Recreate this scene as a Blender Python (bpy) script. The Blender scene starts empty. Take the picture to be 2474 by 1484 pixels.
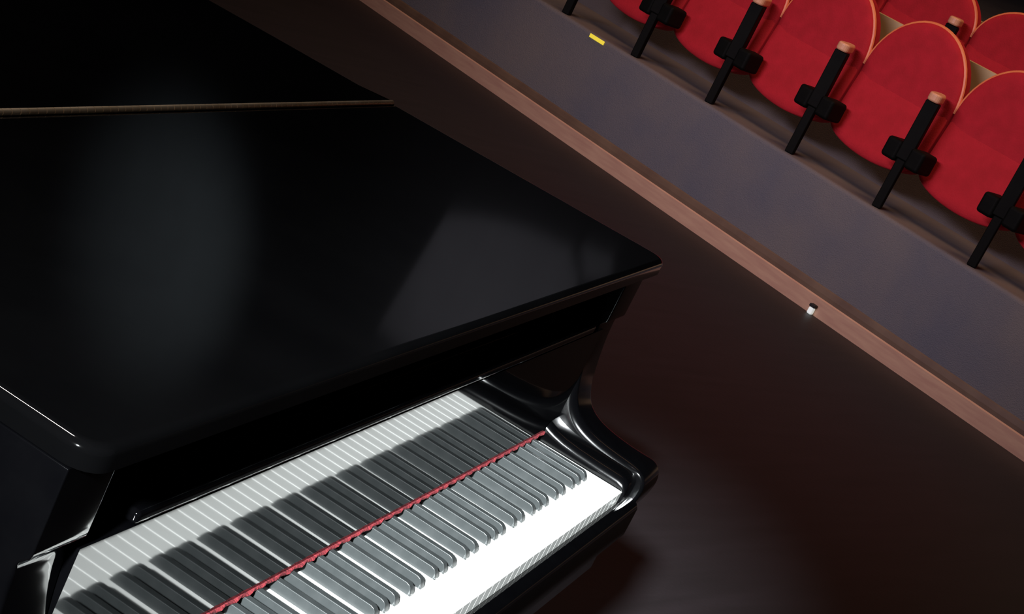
import bpy, bmesh, math, random
from mathutils import Vector, Matrix
random.seed(4)
S = bpy.context.scene
COL = S.collection
PI = math.pi
Z0 = 0.74            # height of the key tops above the stage floor

# ------------------------------------------------------------------ camera
def rodrigues(r):
    v = Vector(r)
    return Matrix.Rotation(v.length, 3, v.normalized())
cam_r = (0.21356269315, 0.3348528675, 0.489840637)
BASE = Matrix(((0, -1, 0), (0, 0, -1), (1, 0, 0)))
R = rodrigues(cam_r) @ BASE                      # rows: right, down, forward
cam = bpy.data.cameras.new('camera')
cam.sensor_width = 36.0
cam.lens = 4160.88 / 2474 * 36.0
cam.clip_start = 0.05
cam.clip_end = 200
cam_o = bpy.data.objects.new('camera', cam)
COL.objects.link(cam_o)
M = Matrix((R[0], -R[1], -R[2])).transposed().to_4x4()
M.translation = Vector((-2.411483, -0.403776, 0.88905 + Z0))
PH = 0.408                       # the piano stands turned against the seat rows
TURN = Matrix.Rotation(PH, 4, 'Z')
cam_o.matrix_world = TURN @ M
S.camera = cam_o

# ------------------------------------------------------------------ exposure, world
S.view_settings.view_transform = 'Standard'
S.view_settings.look = 'None'
S.view_settings.gamma = 1.0
S.view_settings.exposure = 0.0
S.view_settings.use_curve_mapping = False
W = bpy.data.worlds.new('world')
S.world = W
W.use_nodes = True
W.node_tree.nodes['Background'].inputs[0].default_value = (0.55, 0.5, 0.6, 1)
W.node_tree.nodes['Background'].inputs[1].default_value = 0.026

# hall frame: s runs along the seat rows, n runs from the stage into the hall
ROT = -PI / 2                    # seats: local x runs along -s, local y along n
def hall(s, n, z):
    """hall coordinates (z measured from the key tops) to world"""
    return Vector((n, s, z + Z0))

# ------------------------------------------------------------------ lights
def lamp(name, kind, loc, target, energy, color, **kw):
    l = bpy.data.lights.new(name, kind)
    l.energy = energy
    l.color = color
    for k, v in kw.items():
        setattr(l, k, v)
    o = bpy.data.objects.new(name, l)
    COL.objects.link(o)
    loc, target = Vector(loc), Vector(target)
    o.location = loc
    d = target - loc
    o.rotation_euler = d.to_track_quat('-Z', 'Y').to_euler()
    return o
lamp('stage_spot', 'SPOT', TURN @ Vector((-8.2, -0.72, 4.65)), TURN @ Vector((-0.52, 0.05, 0.74)), 24000, (0.92, 0.98, 1.0),
     spot_size=math.radians(6.6), spot_blend=0.4, shadow_soft_size=0.25)
lamp('batten', 'AREA', TURN @ Vector((-1.40, 1.95, 4.9)), TURN @ Vector((-1.35, 0.3, 1.0)), 16, (1.0, 0.86, 0.80),
     shape='RECTANGLE', size=0.2, size_y=0.8, spread=math.radians(60))
lamp('house_warm', 'AREA', hall(1.2, 3.6, 8.6), hall(3.0, 5.3, 0.2), 62, (1.0, 0.56, 0.30),
     shape='RECTANGLE', size=6.0, size_y=2.0, spread=math.radians(75))
lamp('front_fill', 'AREA', hall(2.2, -1.0, 1.7), hall(3.2, 5.0, 0.0), 22, (0.97, 0.80, 0.96),
     shape='RECTANGLE', size=3.0, size_y=0.5, spread=math.radians(60))  # added fill, lifts the grey wall and the floor under the seats
lamp('lid_glow_spot', 'SPOT', hall(16.2, 8.6, 8.9), hall(18.5, 14.0, 8.7), 2300, (0.8, 0.95, 1.0),
     spot_size=math.radians(50), spot_blend=1.0, shadow_soft_size=0.2)  # added spot, its pool on the far wall makes the lid's soft glow
lamp('lid_patch_spot', 'SPOT', hall(12.0, 10.0, 7.5), hall(12.0, 14.0, 5.6), 190, (0.95, 0.92, 1.0),
     spot_size=math.radians(90), spot_blend=1.0, shadow_soft_size=0.2)  # added spot for the pale shape mirrored in the lid

# ------------------------------------------------------------------ materials
def mat(name, col, rough=0.5, metal=0.0, **kw):
    m = bpy.data.materials.new(name)
    m.use_nodes = True
    b = m.node_tree.nodes['Principled BSDF']
    b.inputs['Base Color'].default_value = (*col, 1)
    b.inputs['Roughness'].default_value = rough
    b.inputs['Metallic'].default_value = metal
    for k, v in kw.items():
        b.inputs[k].default_value = v
    return m
def noise_col(m, scale, a, b, detail=4, stretch=None, lo=0.3, hi=0.7, coord='Object'):
    nt = m.node_tree
    tc = nt.nodes.new('ShaderNodeTexCoord')
    n = nt.nodes.new('ShaderNodeTexNoise')
    n.inputs['Scale'].default_value = scale
    n.inputs['Detail'].default_value = detail
    src = tc.outputs[coord]
    if stretch:
        mp = nt.nodes.new('ShaderNodeMapping')
        mp.inputs['Scale'].default_value = stretch
        nt.links.new(src, mp.inputs['Vector'])
        src = mp.outputs['Vector']
    nt.links.new(src, n.inputs['Vector'])
    r = nt.nodes.new('ShaderNodeValToRGB')
    r.color_ramp.elements[0].position = lo
    r.color_ramp.elements[1].position = hi
    r.color_ramp.elements[0].color = (*a, 1)
    r.color_ramp.elements[1].color = (*b, 1)
    nt.links.new(n.outputs['Fac'], r.inputs['Fac'])
    nt.links.new(r.outputs['Color'], nt.nodes['Principled BSDF'].inputs['Base Color'])
    return m
def noise_bump(m, scale, strength, dist=0.01, detail=3):
    nt = m.node_tree
    tc = nt.nodes.new('ShaderNodeTexCoord')
    n = nt.nodes.new('ShaderNodeTexNoise')
    n.inputs['Scale'].default_value = scale
    n.inputs['Detail'].default_value = detail
    nt.links.new(tc.outputs['Object'], n.inputs['Vector'])
    bp = nt.nodes.new('ShaderNodeBump')
    bp.inputs['Strength'].default_value = strength
    bp.inputs['Distance'].default_value = dist
    nt.links.new(n.outputs['Fac'], bp.inputs['Height'])
    nt.links.new(bp.outputs['Normal'], nt.nodes['Principled BSDF'].inputs['Normal'])
    return m

LACQUER = noise_col(mat('black_lacquer', (0.003, 0.003, 0.004), 0.05), 30, (0.0007, 0.0007, 0.0009), (0.0010, 0.0010, 0.0012))
ARMMAT = noise_col(mat('black_arm_lacquer', (0.001, 0.001, 0.001), 0.14), 30, (0.0007, 0.0007, 0.0009), (0.0010, 0.0010, 0.0012))
LIDMAT = noise_col(mat('black_lid_lacquer', (0.003, 0.003, 0.004), 0.06), 6, (0.0007, 0.0007, 0.0008), (0.0011, 0.0011, 0.0012))
IVORY = noise_col(mat('white_key_plastic', (0.8, 0.8, 0.77), 0.18), 40, (0.80, 0.80, 0.77), (0.84, 0.84, 0.81))
EBONY = noise_col(mat('black_key_plastic', (0.02, 0.02, 0.022), 0.28), 60, (0.024, 0.027, 0.0275), (0.031, 0.034, 0.0345))
FELT = noise_bump(noise_col(mat('red_felt', (0.5, 0.02, 0.03), 0.75), 220, (0.07, 0.003, 0.007), (0.22, 0.02, 0.026)), 300, 0.8, 0.002)
BRASS = noise_col(mat('hinge_brass', (0.75, 0.58, 0.34), 0.45, 1.0), 25, (0.72, 0.56, 0.36), (0.9, 0.76, 0.56))
STAGE = noise_bump(noise_col(mat('stage_boards', (0.02, 0.016, 0.018), 0.55), 3.5, (0.007, 0.0052, 0.0062), (0.0115, 0.0082, 0.010), 6, (0.6, 6, 1)), 60, 0.15, 0.004)
CARPET = noise_bump(noise_col(mat('grey_carpet', (0.2, 0.19, 0.2), 0.95), 2.2, (0.125, 0.13, 0.155), (0.185, 0.168, 0.158), 8), 240, 0.6, 0.01)
DARKFLOOR = noise_bump(noise_col(mat('dark_grey_floor', (0.12, 0.11, 0.11), 0.9), 3, (0.11, 0.10, 0.105), (0.15, 0.135, 0.13), 7), 200, 0.4, 0.006)
SKIRT = noise_col(mat('brown_wood', (0.36, 0.23, 0.16), 0.45), 6, (0.50, 0.29, 0.20), (0.60, 0.38, 0.25), 5, (1, 1, 8))
SKIRTSHADE = noise_col(mat('shaded_brown_wood', (0.14, 0.085, 0.05), 0.55), 6, (0.11, 0.065, 0.04), (0.17, 0.11, 0.065), 5)  # skirting brown with the shade above the board put into its colour
BEIGE = noise_col(mat('beige_plywood', (0.42, 0.3, 0.16), 0.6), 5, (0.66, 0.50, 0.26), (0.74, 0.58, 0.32), 6, (6, 1, 1))
VELVET = noise_bump(noise_col(mat('red_velvet', (0.55, 0.012, 0.018), 0.85), 14, (0.43, 0.0055, 0.014), (0.53, 0.0080, 0.021), 5), 180, 0.3, 0.004)
PIPING = noise_col(mat('orange_piping', (0.75, 0.25, 0.1), 0.45), 8, (0.80, 0.20, 0.07), (0.9, 0.28, 0.10))
IRON = noise_col(mat('black_iron', (0.005, 0.005, 0.004), 0.7, **{'Specular IOR Level': 0.12}), 20, (0.0015, 0.0018, 0.0012), (0.0026, 0.003, 0.002))
ARMWOOD = noise_col(mat('armrest_wood', (0.65, 0.36, 0.24), 0.4), 12, (0.74, 0.36, 0.19), (0.84, 0.46, 0.26), 4, (1, 8, 1))
HALLDARK = noise_col(mat('dark_hall_paint', (0.03, 0.03, 0.033), 0.8), 2, (0.022, 0.022, 0.024), (0.028, 0.028, 0.031))
REFLECTGREY = noise_col(mat('grey_reflection_panel', (0.3, 0.3, 0.32), 0.8), 2, (0.28, 0.28, 0.30), (0.33, 0.33, 0.35))
WHITECLIP = noise_col(mat('white_plastic', (0.8, 0.82, 0.8), 0.4, **{'Emission Color': (0.9, 1.0, 0.95, 1), 'Emission Strength': 0.45}), 20, (0.76, 0.78, 0.76), (0.84, 0.85, 0.83))
BLACKCLIP = noise_col(mat('black_rubber', (0.012, 0.012, 0.012), 0.7), 20, (0.01, 0.01, 0.01), (0.015, 0.015, 0.015))
YELLOW = noise_col(mat('yellow_diffuser', (0.9, 0.75, 0.06), 0.5, **{'Emission Color': (1.0, 0.82, 0.06, 1), 'Emission Strength': 0.5}), 20, (0.85, 0.7, 0.05), (0.95, 0.8, 0.1))

# ------------------------------------------------------------------ mesh helpers
def link_mesh(name, bm, material, parent=None, smooth=False, loc=None, bevel=None, flat_over=1e9):
    bmesh.ops.recalc_face_normals(bm, faces=bm.faces)
    me = bpy.data.meshes.new(name)
    bm.to_mesh(me)
    bm.free()
    me.materials.append(material)
    if smooth:
        for p in me.polygons:
            p.use_smooth = p.area < flat_over
        me.set_sharp_from_angle(angle=math.radians(40 if smooth is True else smooth))
    o = bpy.data.objects.new(name, me)
    COL.objects.link(o)
    if parent:
        o.parent = parent
    if loc is not None:
        o.location = loc
    if bevel:
        md = o.modifiers.new('bevel', 'BEVEL')
        md.width = bevel[0]
        md.segments = bevel[1]
        md.limit_method = 'ANGLE'
        md.angle_limit = math.radians(35)
        md.harden_normals = True
    return o
def box(bm, x0, x1, y0, y1, z0, z1, off=(0, 0, 0)):
    ox, oy, oz = off
    v = [bm.verts.new((x + ox, y + oy, z + oz)) for z in (z0, z1) for y in (y0, y1) for x in (x0, x1)]
    for f in ((0, 2, 3, 1), (4, 5, 7, 6), (0, 1, 5, 4), (2, 6, 7, 3), (0, 4, 6, 2), (1, 3, 7, 5)):
        bm.faces.new([v[i] for i in f])
def prism(bm, pts, f0, f1):
    """polygon pts; f0(p), f1(p) give its two end caps as 3D points"""
    a = [bm.verts.new(f0(p)) for p in pts]
    b = [bm.verts.new(f1(p)) for p in pts]
    n = len(pts)
    bm.faces.new(a)
    bm.faces.new(b[::-1])
    for i in range(n):
        bm.faces.new((a[i], a[(i + 1) % n], b[(i + 1) % n], b[i]))
def tube(bm, pts, r, seg=8, closed=False):
    pts = [Vector(p) for p in pts]
    rings = []
    n = len(pts)
    up = None
    for i, p in enumerate(pts):
        t = (pts[(i + 1) % n] - pts[i - 1]) if closed or 0 < i < n - 1 else (pts[1] - pts[0] if i == 0 else pts[-1] - pts[-2])
        t.normalize()
        if up is None:
            up = Vector((0, 0, 1)) if abs(t.z) < 0.9 else Vector((0, 1, 0))
        a = t.cross(up).normalized()
        up = a.cross(t).normalized()
        rr = r[i] if isinstance(r, (list, tuple)) else r
        rings.append([bm.verts.new(p + rr * (math.cos(k * 2 * PI / seg) * a + math.sin(k * 2 * PI / seg) * up)) for k in range(seg)])
    m = n if closed else n - 1
    for i in range(m):
        A, B = rings[i], rings[(i + 1) % n]
        for k in range(seg):
            bm.faces.new((A[k], A[(k + 1) % seg], B[(k + 1) % seg], B[k]))
    if not closed:
        bm.faces.new(rings[0][::-1])
        bm.faces.new(rings[-1])
def lathe(bm, prof, cx, cy, seg=20, z=0):
    rings = []
    for r, h in prof:
        rings.append([bm.verts.new((cx + r * math.cos(2 * PI * k / seg), cy + r * math.sin(2 * PI * k / seg), z + h)) for k in range(seg)])
    for A, B in zip(rings, rings[1:]):
        for k in range(seg):
            bm.faces.new((A[k], A[(k + 1) % seg], B[(k + 1) % seg], B[k]))
    bm.faces.new(rings[0][::-1])
    bm.faces.new(rings[-1])
def smooth_path(pts, sub=4, closed=False):
    out = []
    n = len(pts)
    P = [Vector(p) for p in pts]
    for i in range(n if closed else n - 1):
        p0, p1 = P[i - 1 if closed or i > 0 else 0], P[i]
        p2 = P[(i + 1) % n]
        p3 = P[(i + 2) % n] if closed or i + 2 < n else P[n - 1]
        for k in range(sub):
            t = k / sub
            out.append(0.5 * ((2 * p1) + (p2 - p0) * t + (2 * p0 - 5 * p1 + 4 * p2 - p3) * t * t + (3 * p1 - p0 - 3 * p2 + p3) * t ** 3))
    if not closed:
        out.append(P[-1])
    return out
def thing(name, label, cat, loc=(0, 0, 0), rotz=0, group=None):
    o = bpy.data.objects.new(name, None)
    COL.objects.link(o)
    o.location = loc
    o.rotation_euler = (0, 0, rotz)
    o.empty_display_size = 0.1
    o['label'] = label
    o['category'] = cat
    if group:
        o['group'] = group
    return o
def tag(o, label, cat, group=None):
    o['label'] = label
    o['category'] = cat
    if group:
        o['group'] = group
    return o
def struct(name, bm, m, smooth=False, bevel=None):
    o = link_mesh(name, bm, m, smooth=smooth, bevel=bevel)
    o['kind'] = 'structure'
    return o

# ================================================================== the hall
FN = 4.66                       # front face of the seating platform
ZP = -0.185                     # platform top, from the key tops
S0, S1 = -5.0, 11.0
def hall_prism(bm, pts, s0=S0, s1=S1):
    """pts are (n, z) profile points swept along the rows"""
    prism(bm, pts, lambda p: hall(s0, p[0], p[1]), lambda p: hall(s1, p[0], p[1]))
bm = bmesh.new()
a = [(-8, S0, 0), (FN, S0, 0), (FN, S1, 0), (-8, S1, 0)]
b4 = [(x, y, -0.08) for x, y, z in a]
prism(bm, list(range(4)), lambda i: Vector(a[i]), lambda i: Vector(b4[i]))
struct('floor', bm, STAGE)

# grey carpeted front of the seating platform, rounded at its top edge
prof = [(FN, -Z0), (FN, ZP - 0.02)]
for k in range(1, 6):
    t = k / 5 * PI / 2
    prof.append((FN + 0.02 - 0.02 * math.cos(t), ZP - 0.02 + 0.02 * math.sin(t)))
prof += [(4.70, ZP), (4.70, -Z0)]
bm = bmesh.new()
hall_prism(bm, prof)
struct('wall_front', bm, CARPET, smooth=True)
# platform floors, one per row
ROWN = [4.725, 5.66, 6.60]
ROWZ = [ZP, 0.112, 0.41]
bm = bmesh.new()
hall_prism(bm, [(4.70, -Z0), (4.70, ZP), (5.32, ZP), (5.32, -Z0)])
struct('floor_1', bm, DARKFLOOR)
bm = bmesh.new()
hall_prism(bm, [(5.32, -Z0), (5.32, ROWZ[1]), (6.26, ROWZ[1]), (6.26, -Z0)])
struct('floor_2', bm, DARKFLOOR)
bm = bmesh.new()
hall_prism(bm, [(6.26, -Z0), (6.26, ROWZ[2]), (14.0, ROWZ[2] + 0.6), (14.0, -Z0)])
struct('floor_3', bm, DARKFLOOR)
# beige plywood parapets standing in front of the raised rows
bm = bmesh.new()
hall_prism(bm, [(5.30, 0.30), (5.30, 0.540), (5.315, 0.543), (5.335, 0.540), (5.335, ROWZ[1]), (5.322, ROWZ[1]), (5.322, 0.30)])
struct('trim_2', bm, BEIGE)
bm = bmesh.new()
hall_prism(bm, [(6.24, ROWZ[1]), (6.24, 0.70), (6.26, 0.703), (6.28, 0.70), (6.28, ROWZ[2]), (6.26, ROWZ[2]), (6.26, ROWZ[1])])
struct('trim_3', bm, BEIGE)
# skirting: a light board with a moulded cap, its brown darkened to paint in contact shade
bm = bmesh.new()
hall_prism(bm, [(FN - 0.016, -Z0), (FN - 0.016, -Z0 + 0.080), (FN - 0.010, -Z0 + 0.086), (FN, -Z0 + 0.086), (FN, -Z0)])
struct('baseboard_front', bm, SKIRT)
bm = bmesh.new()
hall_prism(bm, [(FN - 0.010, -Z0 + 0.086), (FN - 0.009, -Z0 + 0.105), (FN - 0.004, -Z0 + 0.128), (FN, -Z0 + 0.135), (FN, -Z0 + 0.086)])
struct('trim_1', bm, SKIRTSHADE)
# far end of the hall and ceiling (their reflection shows in the piano lid)
bm = bmesh.new()
hall_prism(bm, [(14.0, -Z0), (14.0, 12.0), (14.2, 12.0), (14.2, -Z0)], -8, 30)
struct('wall_back', bm, HALLDARK)
bm = bmesh.new()
hall_prism(bm, [(-1.0, 12.0), (14.2, 12.0), (14.2, 12.15), (-1.0, 12.15)], -8, 30)
struct('ceiling', bm, HALLDARK)
bm = bmesh.new()
for poly in (((13.45, 5.33), (12.9, 5.06), (12.37, 4.87), (11.8, 4.74), (11.36, 4.68), (11.05, 4.92), (10.85, 5.4), (10.5, 7.1), (13.7, 7.2)),
             ((11.25, 4.54), (10.73, 4.45), (10.55, 4.7), (10.95, 4.88))):
    prism(bm, poly, lambda p: hall(p[0], 13.98, p[1]), lambda p: hall(p[0], 14.02, p[1]))
struct('wall_reflection_panel', bm, REFLECTGREY)  # made-up panel, outlined to give the pale patch reflected in the lid

# ------------------------------------------------------------------ seats
def puffed(bm, outline, y_edge, depth, back, rings=((1.0, 0.0), (0.985, 0.35), (0.95, 0.62), (0.88, 0.82), (0.72, 0.95), (0.45, 1.0), (0.2, 1.0)), yfun=None):
    """outline of (x, z); front face domed towards -y by depth, flat back at y = back"""
    n = len(outline)
    cx = sum(p[0] for p in outline) / n
    cz = sum(p[1] for p in outline) / n
    prev = None
    first = None
    for t, d in rings:
        ring = []
        for x, z in outline:
            X, Zz = cx + (x - cx) * t, cz + (z - cz) * t
            y = (yfun(Zz) if yfun else y_edge) - depth * d
            ring.append(bm.verts.new((X, y, Zz)))
        if prev:
            for i in range(n):
                bm.faces.new((prev[i], prev[(i + 1) % n], ring[(i + 1) % n], ring[i]))
        else:
            first = ring
        prev = ring
    bm.faces.new(prev)
    bk = [bm.verts.new((x, back, z)) for x, z in outline]
    for i in range(n):
        bm.faces.new((first[i], bk[i], bk[(i + 1) % n], first[(i + 1) % n]))
    bm.faces.new(bk)
PITCH = 0.545
def back_outline(w, z0, zmid, top):
    pts = [(-w, z0), (-w, zmid * 0.5 + z0 * 0.5), (-w, zmid)]
    for k in range(1, 28):
        t = PI - k * PI / 28
        pts.append((w * math.cos(t), zmid + (top - zmid) * math.sin(t)))
    pts += [(w, zmid), (w, zmid * 0.5 + z0 * 0.5), (w, z0)]
    return pts
def pan_outline(w, zlow, zcorner, top):
    pts = [(w, top), (-w, top), (-w, zcorner)]
    for k in range(1, 20):
        t = PI + k * PI / 20
        pts.append((w * math.cos(t), zcorner + (zcorner - zlow) * math.sin(t) * 1.0))
    pts.append((w, zcorner))
    return pts
def turn(bm, sx, deg=22):
    bmesh.ops.rotate(bm, verts=bm.verts, cent=(sx, 0, 0), matrix=Matrix.Rotation(math.radians(deg), 3, 'Z'))
def make_seat(label, group, top=0.815, post_right=False):
    t = thing('theatre_seat', label, 'seat', group=group)
    hw = PITCH / 2 - 0.004
    bm = bmesh.new()
    ol = back_outline(hw, 0.30, 0.505, top)
    puffed(bm, ol, 0.205, 0.02, 0.27)
    br = link_mesh('backrest', bm, VELVET, t, smooth=60)
    bm = bmesh.new()
    tube(bm, [(x, 0.212, z) for x, z in ol[2:-2]], 0.0100, 8)
    link_mesh('piping', bm, PIPING, br, smooth=True)['label'] = 'orange edge piping'
    bm = bmesh.new()
    po = pan_outline(hw - 0.002, 0.135, 0.225, 0.50)
    puffed(bm, po, 0.0, 0.02, 0.235, yfun=lambda z: 0.155 + 0.054 * max(0, min(1, (z - 0.16) / 0.34)))
    link_mesh('seat_pan', bm, VELVET, t, smooth=60)
    for bx in (-PITCH / 2 + 0.066, PITCH / 2 - 0.066):
        bm = bmesh.new()
        box(bm, bx - 0.040, bx + 0.040, -0.028, 0.10, 0.215, 0.312)
        link_mesh('hinge_bracket', bm, IRON, t, bevel=(0.016, 4))
    sides = [-PITCH / 2] + ([PITCH / 2] if post_right else [])
    for sx in sides:
        bm = bmesh.new()
        box(bm, sx - 0.021, sx + 0.021, -0.03, 0.02, 0.0, 0.24)
        box(bm, sx - 0.032, sx + 0.032, -0.032, 0.03, 0.24, 0.525)
        box(bm, sx - 0.012, sx + 0.012, 0.02, 0.12, 0.30, 0.525)
        turn(bm, sx)
        link_mesh('post', bm, IRON, t, bevel=(0.006, 2))
        bm = bmesh.new()
        aw = smooth_path([Vector((sx + x, y, 0)) for x, y in ((-0.016, 0.13), (-0.026, 0.09), (-0.033, 0.03), (-0.031, -0.03), (-0.016, -0.052), (0.016, -0.052), (0.031, -0.03), (0.033, 0.03), (0.026, 0.09), (0.016, 0.13))], 3)
        prism(bm, aw, lambda p: Vector((p.x, p.y, 0.525)), lambda p: Vector((p.x, p.y, 0.565)))
        turn(bm, sx)
        link_mesh('armrest', bm, ARMWOOD, t, bevel=(0.012, 4))['label'] = 'pale wooden armrest'
    return t
def copy_tree(o, parent=None):
    c = o.copy()
    COL.objects.link(c)
    if parent:
        c.parent = parent
    for ch in list(o.children):
        copy_tree(ch, c)
    return c
front = make_seat('x', 'red seats of the front row')
ORD = ['first', 'second', 'third', 'fourth', 'fifth', 'sixth', 'seventh']
POST3 = 3.118                                    # the post at the middle of the row
labels1 = ['red front-row seat cut off at the top of the frame',
           'red velvet front-row seat nearest behind the yellow marker light on the grey wall',
           'red velvet front-row seat, third along the grey wall from the yellow marker light',
           'red velvet front-row seat with its whole round orange-piped top showing',
           'red velvet front-row seat just right of the one with its whole round top showing',
           'red front-row seat cut off at the right edge of the frame']
for k, lab in enumerate(labels1):
    o = front if k == 0 else copy_tree(front)
    # local x = -s: a seat's own post stands at its left as seen from the stage (greater s)
    s_post = POST3 + (3 - k) * PITCH
    o.location = hall(s_post - PITCH / 2, ROWN[0], ROWZ[0])
    o.rotation_euler = (0, 0, ROT)
    o['label'] = lab
back_row = make_seat('x', 'red seats of the second row', top=0.725)
labels2 = ['dim red seat in the second row, seen above the plywood gap at the top edge',
           'red second-row seat behind the front-row seat with the whole round top',
           'red second-row seat with its round top showing in the upper right corner']
for k, lab in enumerate(labels2):
    o = back_row if k == 0 else copy_tree(back_row)
    s_post = 3.225 + (2 - k) * PITCH
    o.location = hall(s_post - PITCH / 2, ROWN[1], ROWZ[1])
    o.rotation_euler = (0, 0, ROT)
    o['label'] = lab

# yellow marker strip on the grey wall, small white clip at the foot of the skirting
bm = bmesh.new()
box(bm, -0.055, 0.055, -0.005, 0.0, -0.010, 0.010)
o = link_mesh('marker_light', bm, YELLOW, loc=hall(4.43, FN, -0.19 - 0.012), bevel=(0.0015, 2))
o.rotation_euler = (0, 0, ROT)
tag(o, 'short glowing yellow marker light near the top of the grey wall', 'light')
t = thing('floor_marker_light', 'small glowing white marker with a black top on the floor against the brown skirting', 'light', hall(2.555, FN - 0.034, -Z0), ROT)
bm = bmesh.new()
box(bm, -0.013, 0.013, -0.012, 0.012, 0.0, 0.034)
link_mesh('body', bm, WHITECLIP, t, bevel=(0.007, 3))
bm = bmesh.new()
box(bm, -0.016, 0.016, -0.014, 0.014, 0.034, 0.05)
link_mesh('cap', bm, BLACKCLIP, t, bevel=(0.004, 2))['label'] = 'black cap'

# ================================================================== the grand piano
PX, PY = -0.61, 1.0
piano = thing('grand_piano', 'glossy black grand piano with closed lid and bare keyboard on the stage', 'piano', TURN @ Vector((PX, PY, 0)), PH)
OFF = Vector((-PX, -PY, Z0))                     # parts are modelled in key coordinates
def part(name, bm, m, parent=piano, **kw):
    o = link_mesh(name, bm, m, parent, **kw)
    if parent is piano:
        o.location = OFF
    return o
XB, XT = -1.358, 0.132                           # outer faces of the case
# keys
WK = 0.0235
wm = {}
NAMES = ['A', 'B', 'C', 'D', 'E', 'F', 'G']
for i in range(52):
    if 'w' not in wm:
        bm = bmesh.new()
        g = 0.00055
        box(bm, g, WK - g, 0.0, 0.205, -0.0225, 0.0)
        o = part('white_key', bm, IVORY, bevel=(0.0008, 2))
        wm['w'] = o
    else:
        o = wm['w'].copy()
        COL.objects.link(o)
    o.location = OFF + Vector((-52 * WK + i * WK, 0, 0))
shift = {'A': 0.003, 'C': -0.003, 'D': 0.003, 'F': -0.003, 'G': 0.0}
for i in range(51):
    nme = NAMES[i % 7]
    if nme not in shift:
        continue
    if 'b' not in wm:
        bm = bmesh.new()
        hb, ht = 0.0054, 0.0047
        rows = [(0.0492, 0.0, hb), (0.0500, 0.0035, hb - 0.0001), (0.0535, 0.0100, ht), (0.0560, 0.0121, ht), (0.0600, 0.0132, ht), (0.205, 0.0134, ht)]
        prev = None
        for y, z, w in rows:
            cur = [bm.verts.new((-hb, y, -0.001)), bm.verts.new((-w, y, z)), bm.verts.new((w, y, z)), bm.verts.new((hb, y, -0.001))]
            if prev:
                for a_, b_ in ((0, 1), (1, 2), (2, 3), (3, 0)):
                    bm.faces.new((prev[a_], prev[b_], cur[b_], cur[a_]))
            else:
                bm.faces.new(cur)
            prev = cur
        bm.faces.new(prev[::-1])
        o = part('black_key', bm, EBONY, bevel=(0.0011, 3), smooth=35)
        wm['b'] = o
    else:
        o = wm['b'].copy()
        COL.objects.link(o)
    o.location = OFF + Vector((-52 * WK + (i + 1) * WK + shift[nme], 0, 0))
# red felt along the foot of the fallboard
bm = bmesh.new()
N = 260
x0, x1 = -1.224, 0.002
pr = None
for k in range(N + 1):
    x = x0 + (x1 - x0) * k / N
    w = 0.0009 * math.sin(x * 2 * PI / 0.0285) + 0.0004 * random.uniform(-1, 1)
    ring = [bm.verts.new((x, 0.1470 + w, 0.0134)), bm.verts.new((x, 0.1466 + w, 0.0150 + w)), bm.verts.new((x, 0.1480, 0.0163 + w)), bm.verts.new((x, 0.151, 0.0160)), bm.verts.new((x, 0.151, 0.0134))]
    if pr:
        for j in range(5):
            bm.faces.new((pr[j], pr[(j + 1) % 5], ring[(j + 1) % 5], ring[j]))
    else:
        bm.faces.new(ring)
    pr = ring
bm.faces.new(pr[::-1])
part('felt_strip', bm, FELT, smooth=60)['label'] = 'red felt strip'
# fallboard with a rounded lip
XI0, XI1 = -1.286, 0.047                         # inner faces of the two arms
bm = bmesh.new()
fb = [(0.150, 0.014), (0.150, 0.190), (0.162, 0.190), (0.162, 0.014)]
prism(bm, fb, lambda p: Vector((XI0, p[0], p[1])), lambda p: Vector((XI1, p[0], p[1])))
fbo = part('fallboard', bm, LACQUER)
bm = bmesh.new()
box(bm, -1.212, -0.005, 0.1485, 0.195, 0.191, 0.205)
part('lip', bm, LACQUER, fbo, bevel=(0.005, 4))
# inner board behind the fallboard, below the lid
bm = bmesh.new()
box(bm, XI0, XI1, 0.23, 0.25, -0.02, 0.287)
part('inner_board', bm, LACQUER)
# key blocks at the two ends of the keyboard
for xa, xb in ((0.0015, XI1), (XI0, -52 * WK - 0.0015)):
    bm = bmesh.new()
    r = 0.015
    inner_low = xa > -0.5                         # the treble block shows its rounded edge at its low-x side
    rows = [(-0.004, 0.006), (0.0, 0.0125), (0.006, 0.0160), (0.015, 0.0180), (0.05, 0.0190), (0.09, 0.0205), (0.115, 0.0228), (0.133, 0.0262), (0.142, 0.0290), (0.1495, 0.0325)]
    sec = []
    for y, z in rows:
        cs = [(0.0, -0.03), (0.0, z - r)] + [(r * (1 - math.cos(k * PI / 12)), z - r * (1 - math.sin(k * PI / 12))) for k in range(1, 7)] + [(xb - xa, z + 0.001), (xb - xa, -0.03)]
        sec.append([bm.verts.new(((xa + u) if inner_low else (xb - u), y, h)) for u, h in cs])
    for A, B in zip(sec, sec[1:]):
        for i in range(len(A)):
            bm.faces.new((A[i], A[(i + 1) % len(A)], B[(i + 1) % len(A)], B[i]))
    bm.faces.new(sec[0])
    bm.faces.new(sec[-1][::-1])
    part('key_block', bm, ARMMAT, smooth=50)
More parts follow.
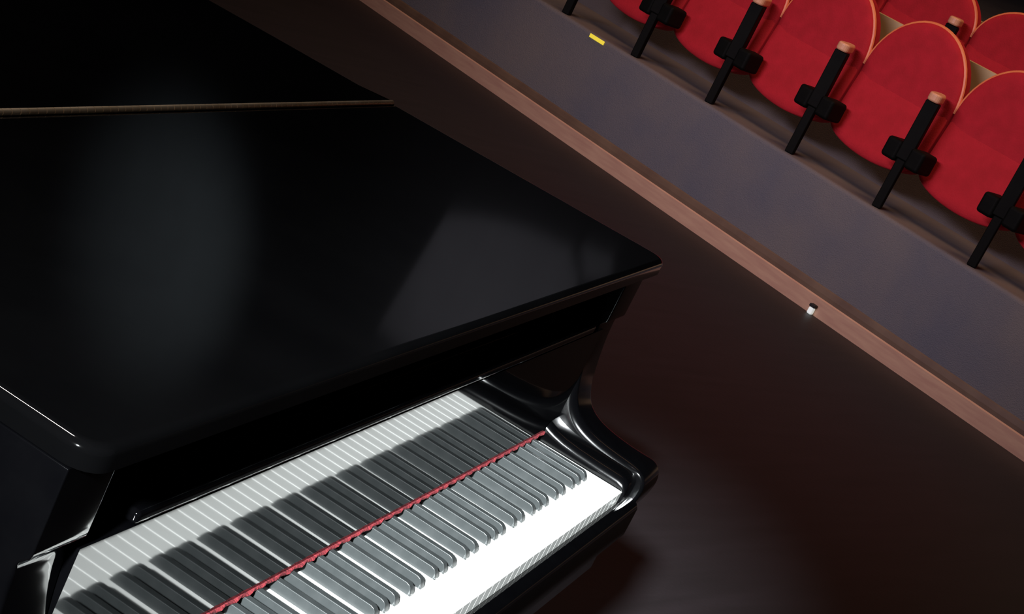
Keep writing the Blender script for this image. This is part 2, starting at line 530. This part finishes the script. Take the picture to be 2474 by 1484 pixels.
# arms with the scroll that rises to the case top
scroll = [(0.149, 0.215), (0.1495, 0.203), (0.1545, 0.198), (0.1585, 0.192), (0.1585, 0.178), (0.1577, 0.163), (0.1562, 0.147), (0.1538, 0.130), (0.1505, 0.112), (0.1465, 0.094),
          (0.140, 0.074), (0.128, 0.0545), (0.108, 0.041), (0.081, 0.0335), (0.048, 0.0295), (0.016, 0.0275), (-0.003, 0.0235), (-0.0145, 0.013), (-0.0185, -0.003), (-0.0165, -0.022), (-0.010, -0.045), (0.004, -0.080), (0.012, -0.108)]
sp = smooth_path([Vector((y, z, 0)) for y, z in scroll], 4)
arm_prof = [(0.60, 0.285), (0.149, 0.285)] + [(p.x, p.y) for p in sp] + [(0.014, -0.15), (0.60, -0.15)]
def arm_mesh(xa, xb, ra, rb):
    """profile swept along x with rounded long edges (radius ra at xa, rb at xb)"""
    bm = bmesh.new()
    pv = [Vector((y, z)) for y, z in arm_prof]
    n = len(pv)
    nrm = []
    for i in range(n):
        e0, e1 = (pv[i] - pv[i - 1]).normalized(), (pv[(i + 1) % n] - pv[i]).normalized()
        m = Vector((-e0.y - e1.y, e0.x + e1.x))
        m = m / max(0.5, m.dot(Vector((-e0.y, e0.x))))
        nrm.append(m)
    K = 8
    wt = []                                      # the edge is softest along the top of the arm
    for q in pv:
        if q.y > 0.19 or q.x > 0.3:
            w = 0.12
        elif q.y > 0.05:
            w = 0.35 + 0.65 * max(0.0, 1 - (q.y - 0.05) / 0.09)
        elif q.x < 0.02:
            w = 0.36 + 0.64 * max(0.0, q.x / 0.02) if q.y > 0 else 0.36
        else:
            w = 1.0
        wt.append(w)
    for _ in range(4):
        wt = [(wt[i - 1] + 2 * wt[i] + wt[(i + 1) % n]) / 4 if 2 < i < n - 4 else wt[i] for i in range(n)]
    rings = []
    for k in range(K + 1):
        ca, sa = ra * (1 - math.cos(k * PI / 2 / K)), ra * (1 - math.sin(k * PI / 2 / K))
        rings.append([bm.verts.new((xa + w * ca, q.x + m.x * w * sa, q.y + m.y * w * sa)) for q, m, w in zip(pv, nrm, wt)])
    for k in range(K, -1, -1):
        ca, sa = rb * (1 - math.cos(k * PI / 2 / K)), rb * (1 - math.sin(k * PI / 2 / K))
        rings.append([bm.verts.new((xb - w * ca, q.x + m.x * w * sa, q.y + m.y * w * sa)) for q, m, w in zip(pv, nrm, wt)])
    for A, B in zip(rings, rings[1:]):
        for i in range(n):
            bm.faces.new((A[i], A[(i + 1) % n], B[(i + 1) % n], B[i]))
    bm.faces.new(rings[0][::-1])
    bm.faces.new(rings[-1])
    return bm
part('arm', arm_mesh(XI1, XT, 0.016, 0.016), ARMMAT, smooth=50, flat_over=0.004)
part('arm', arm_mesh(XB, XI0, 0.014, 0.010), LACQUER, smooth=50, flat_over=0.004)
# key slip and key bed
bm = bmesh.new()
ks = [(-0.004, -0.0185), (-0.010, -0.0175), (-0.022, -0.021), (-0.027, -0.028), (-0.027, -0.075), (-0.006, -0.075)]
prism(bm, ks, lambda p: Vector((XI0 + 0.001, p[0] + 0.002, p[1])), lambda p: Vector((XI1 - 0.001, p[0] + 0.002, p[1])))
part('key_slip', bm, LACQUER, smooth=40)
bm = bmesh.new()
box(bm, XI0 + 0.001, XI1 - 0.001, -0.004, 0.62, -0.15, -0.076)
box(bm, XI0 + 0.001, XI1 - 0.001, 0.003, 0.22, -0.076, -0.0235)
part('key_bed', bm, LACQUER)
# curved case (rim)
def contour(inset):
    right = [(XT, 0.60), (XT, 0.95), (0.115, 1.20), (0.03, 1.42), (-0.16, 1.62), (-0.36, 1.80), (-0.50, 2.00), (-0.58, 2.20), (-0.68, 2.36), (-0.84, 2.45), (-1.02, 2.45), (-1.20, 2.38), (-1.31, 2.24), (XB, 2.05)]
    p = smooth_path([Vector((x, y, 0)) for x, y in right], 5)
    p.append(Vector((XB, 0.60, 0)))
    if not inset:
        return p
    out = []
    n = len(p)
    for i, q in enumerate(p):
        a_, b_ = p[max(0, i - 1)], p[min(n - 1, i + 1)]
        t_ = (b_ - a_).normalized()
        nrm = Vector((-t_.y, t_.x, 0))
        if i in (0, n - 1):
            nrm = Vector((-1 if i == 0 else 1, 0, 0))
        out.append(q + nrm * inset)
    return out
bm = bmesh.new()
oc, ic = contour(0), contour(0.055)
ring = []
for a_, b_ in zip(oc, ic):
    ring.append([bm.verts.new((a_.x, a_.y, -0.15)), bm.verts.new((a_.x, a_.y, 0.285)), bm.verts.new((b_.x, b_.y, 0.285)), bm.verts.new((b_.x, b_.y, -0.15))])
for A, B in zip(ring, ring[1:]):
    for j in range(4):
        bm.faces.new((A[j], A[(j + 1) % 4], B[(j + 1) % 4], B[j]))
bm.faces.new(ring[0])
bm.faces.new(ring[-1][::-1])
part('case', bm, LACQUER, smooth=35)
# lid: hinged front flap and main leaf, brass continuous hinge between them
ZL0, ZL1 = 0.290, 0.313
HY = 0.652
def slab(outline, z0, z1, r, K=6):
    """flat board with a sharp underside and rounded upper edge"""
    bm = bmesh.new()
    P = [Vector((p[0], p[1])) for p in outline]
    n = len(P)
    nrm = []
    for i in range(n):
        e0, e1 = (P[i] - P[i - 1]).normalized(), (P[(i + 1) % n] - P[i]).normalized()
        m = Vector((-e0.y - e1.y, e0.x + e1.x))
        nrm.append(m / max(0.6, m.dot(Vector((-e0.y, e0.x)))))
    lev = [(0.0, z0), (0.0, z1 - r)] + [(r * (1 - math.cos(k * PI / 2 / K)), z1 - r + r * math.sin(k * PI / 2 / K)) for k in range(1, K + 1)] + [(r + 0.001, z1), (r + 0.002, z1)]
    rings = [[bm.verts.new((p.x + m.x * d, p.y + m.y * d, z)) for p, m in zip(P, nrm)] for d, z in lev]
    for A, B in zip(rings, rings[1:]):
        for i in range(n):
            bm.faces.new((A[i], A[(i + 1) % n], B[(i + 1) % n], B[i]))
    bm.faces.new(rings[0][::-1])
    bm.faces.new(rings[-1])
    return bm
def arc(cx, cy, r, a0, a1, k=6):
    return [(cx + r * math.cos(math.radians(a0 + (a1 - a0) * i / k)), cy + r * math.sin(math.radians(a0 + (a1 - a0) * i / k))) for i in range(k + 1)]
xl, xr, yf, rc = XB - 0.006, XT + 0.006, 0.128, 0.028
fl = arc(xl + rc, yf + rc, rc, 180, 270) + arc(xr - rc, yf + rc, rc, 270, 360) + [(xr, HY - 0.0015), (xl, HY - 0.0015)]
part('front_lid', slab(fl, ZL0, ZL1, 0.009), LIDMAT, smooth=40, flat_over=0.01)
mc = [(xl, HY + 0.0015), (xr, HY + 0.0015)] + [(p.x + (0.006 if p.x > -0.6 else -0.006), p.y + (0.006 if p.y > 1.3 else 0)) for p in oc[1:-1]]
part('main_lid', slab(mc, ZL0, ZL1, 0.009), LIDMAT, smooth=40, flat_over=0.01)
bm = bmesh.new()
nk = 96
for k in range(nk):
    xa = XB + (XT - XB) * k / nk + 0.0004
    xb = XB + (XT - XB) * (k + 1) / nk - 0.0004
    tube(bm, [(xa, HY, ZL1 + 0.0015), (xb, HY, ZL1 + 0.0015)], 0.0042, 10)
part('lid_hinge', bm, BRASS, smooth=True)['label'] = 'brass continuous hinge'
# legs with casters, pedal lyre
for lx, ly in ((-1.22, 0.36), (0.0, 0.36), (-0.95, 2.12)):
    bm = bmesh.new()
    prof_l = [(0.075, 0.59), (0.078, 0.50), (0.066, 0.46), (0.060, 0.30), (0.050, 0.14), (0.056, 0.12), (0.056, 0.085), (0.03, 0.08)]
    lathe(bm, prof_l[::-1], lx, ly, 24, -Z0)
    lg = part('leg', bm, LACQUER, smooth=True)
    bm = bmesh.new()
    tube(bm, [(lx - 0.018, ly, -Z0 + 0.041), (lx + 0.018, ly, -Z0 + 0.041)], 0.041, 20)
    box(bm, lx - 0.03, lx + 0.03, ly - 0.02, ly + 0.02, -Z0 + 0.06, -Z0 + 0.082)
    part('caster', bm, BRASS, lg, smooth=True)['label'] = 'brass caster'
bm = bmesh.new()
for dx in (-0.10, 0.10):
    tube(bm, [(PX + dx, 0.33, -0.15), (PX + dx * 0.9, 0.33, -0.40), (PX + dx, 0.33, -0.56)], 0.018, 12)
box(bm, PX - 0.18, PX + 0.18, 0.25, 0.42, -0.62, -0.55)
ly = part('pedal_lyre', bm, LACQUER, smooth=True)
for k in (-1, 0, 1):
    bm = bmesh.new()
    tube(bm, [(PX + k * 0.07, 0.27, -0.60), (PX + k * 0.07, 0.20, -0.615), (PX + k * 0.07, 0.15, -0.64)], [0.010, 0.013, 0.018], 10)
    part('pedal', bm, BRASS, ly, smooth=True)
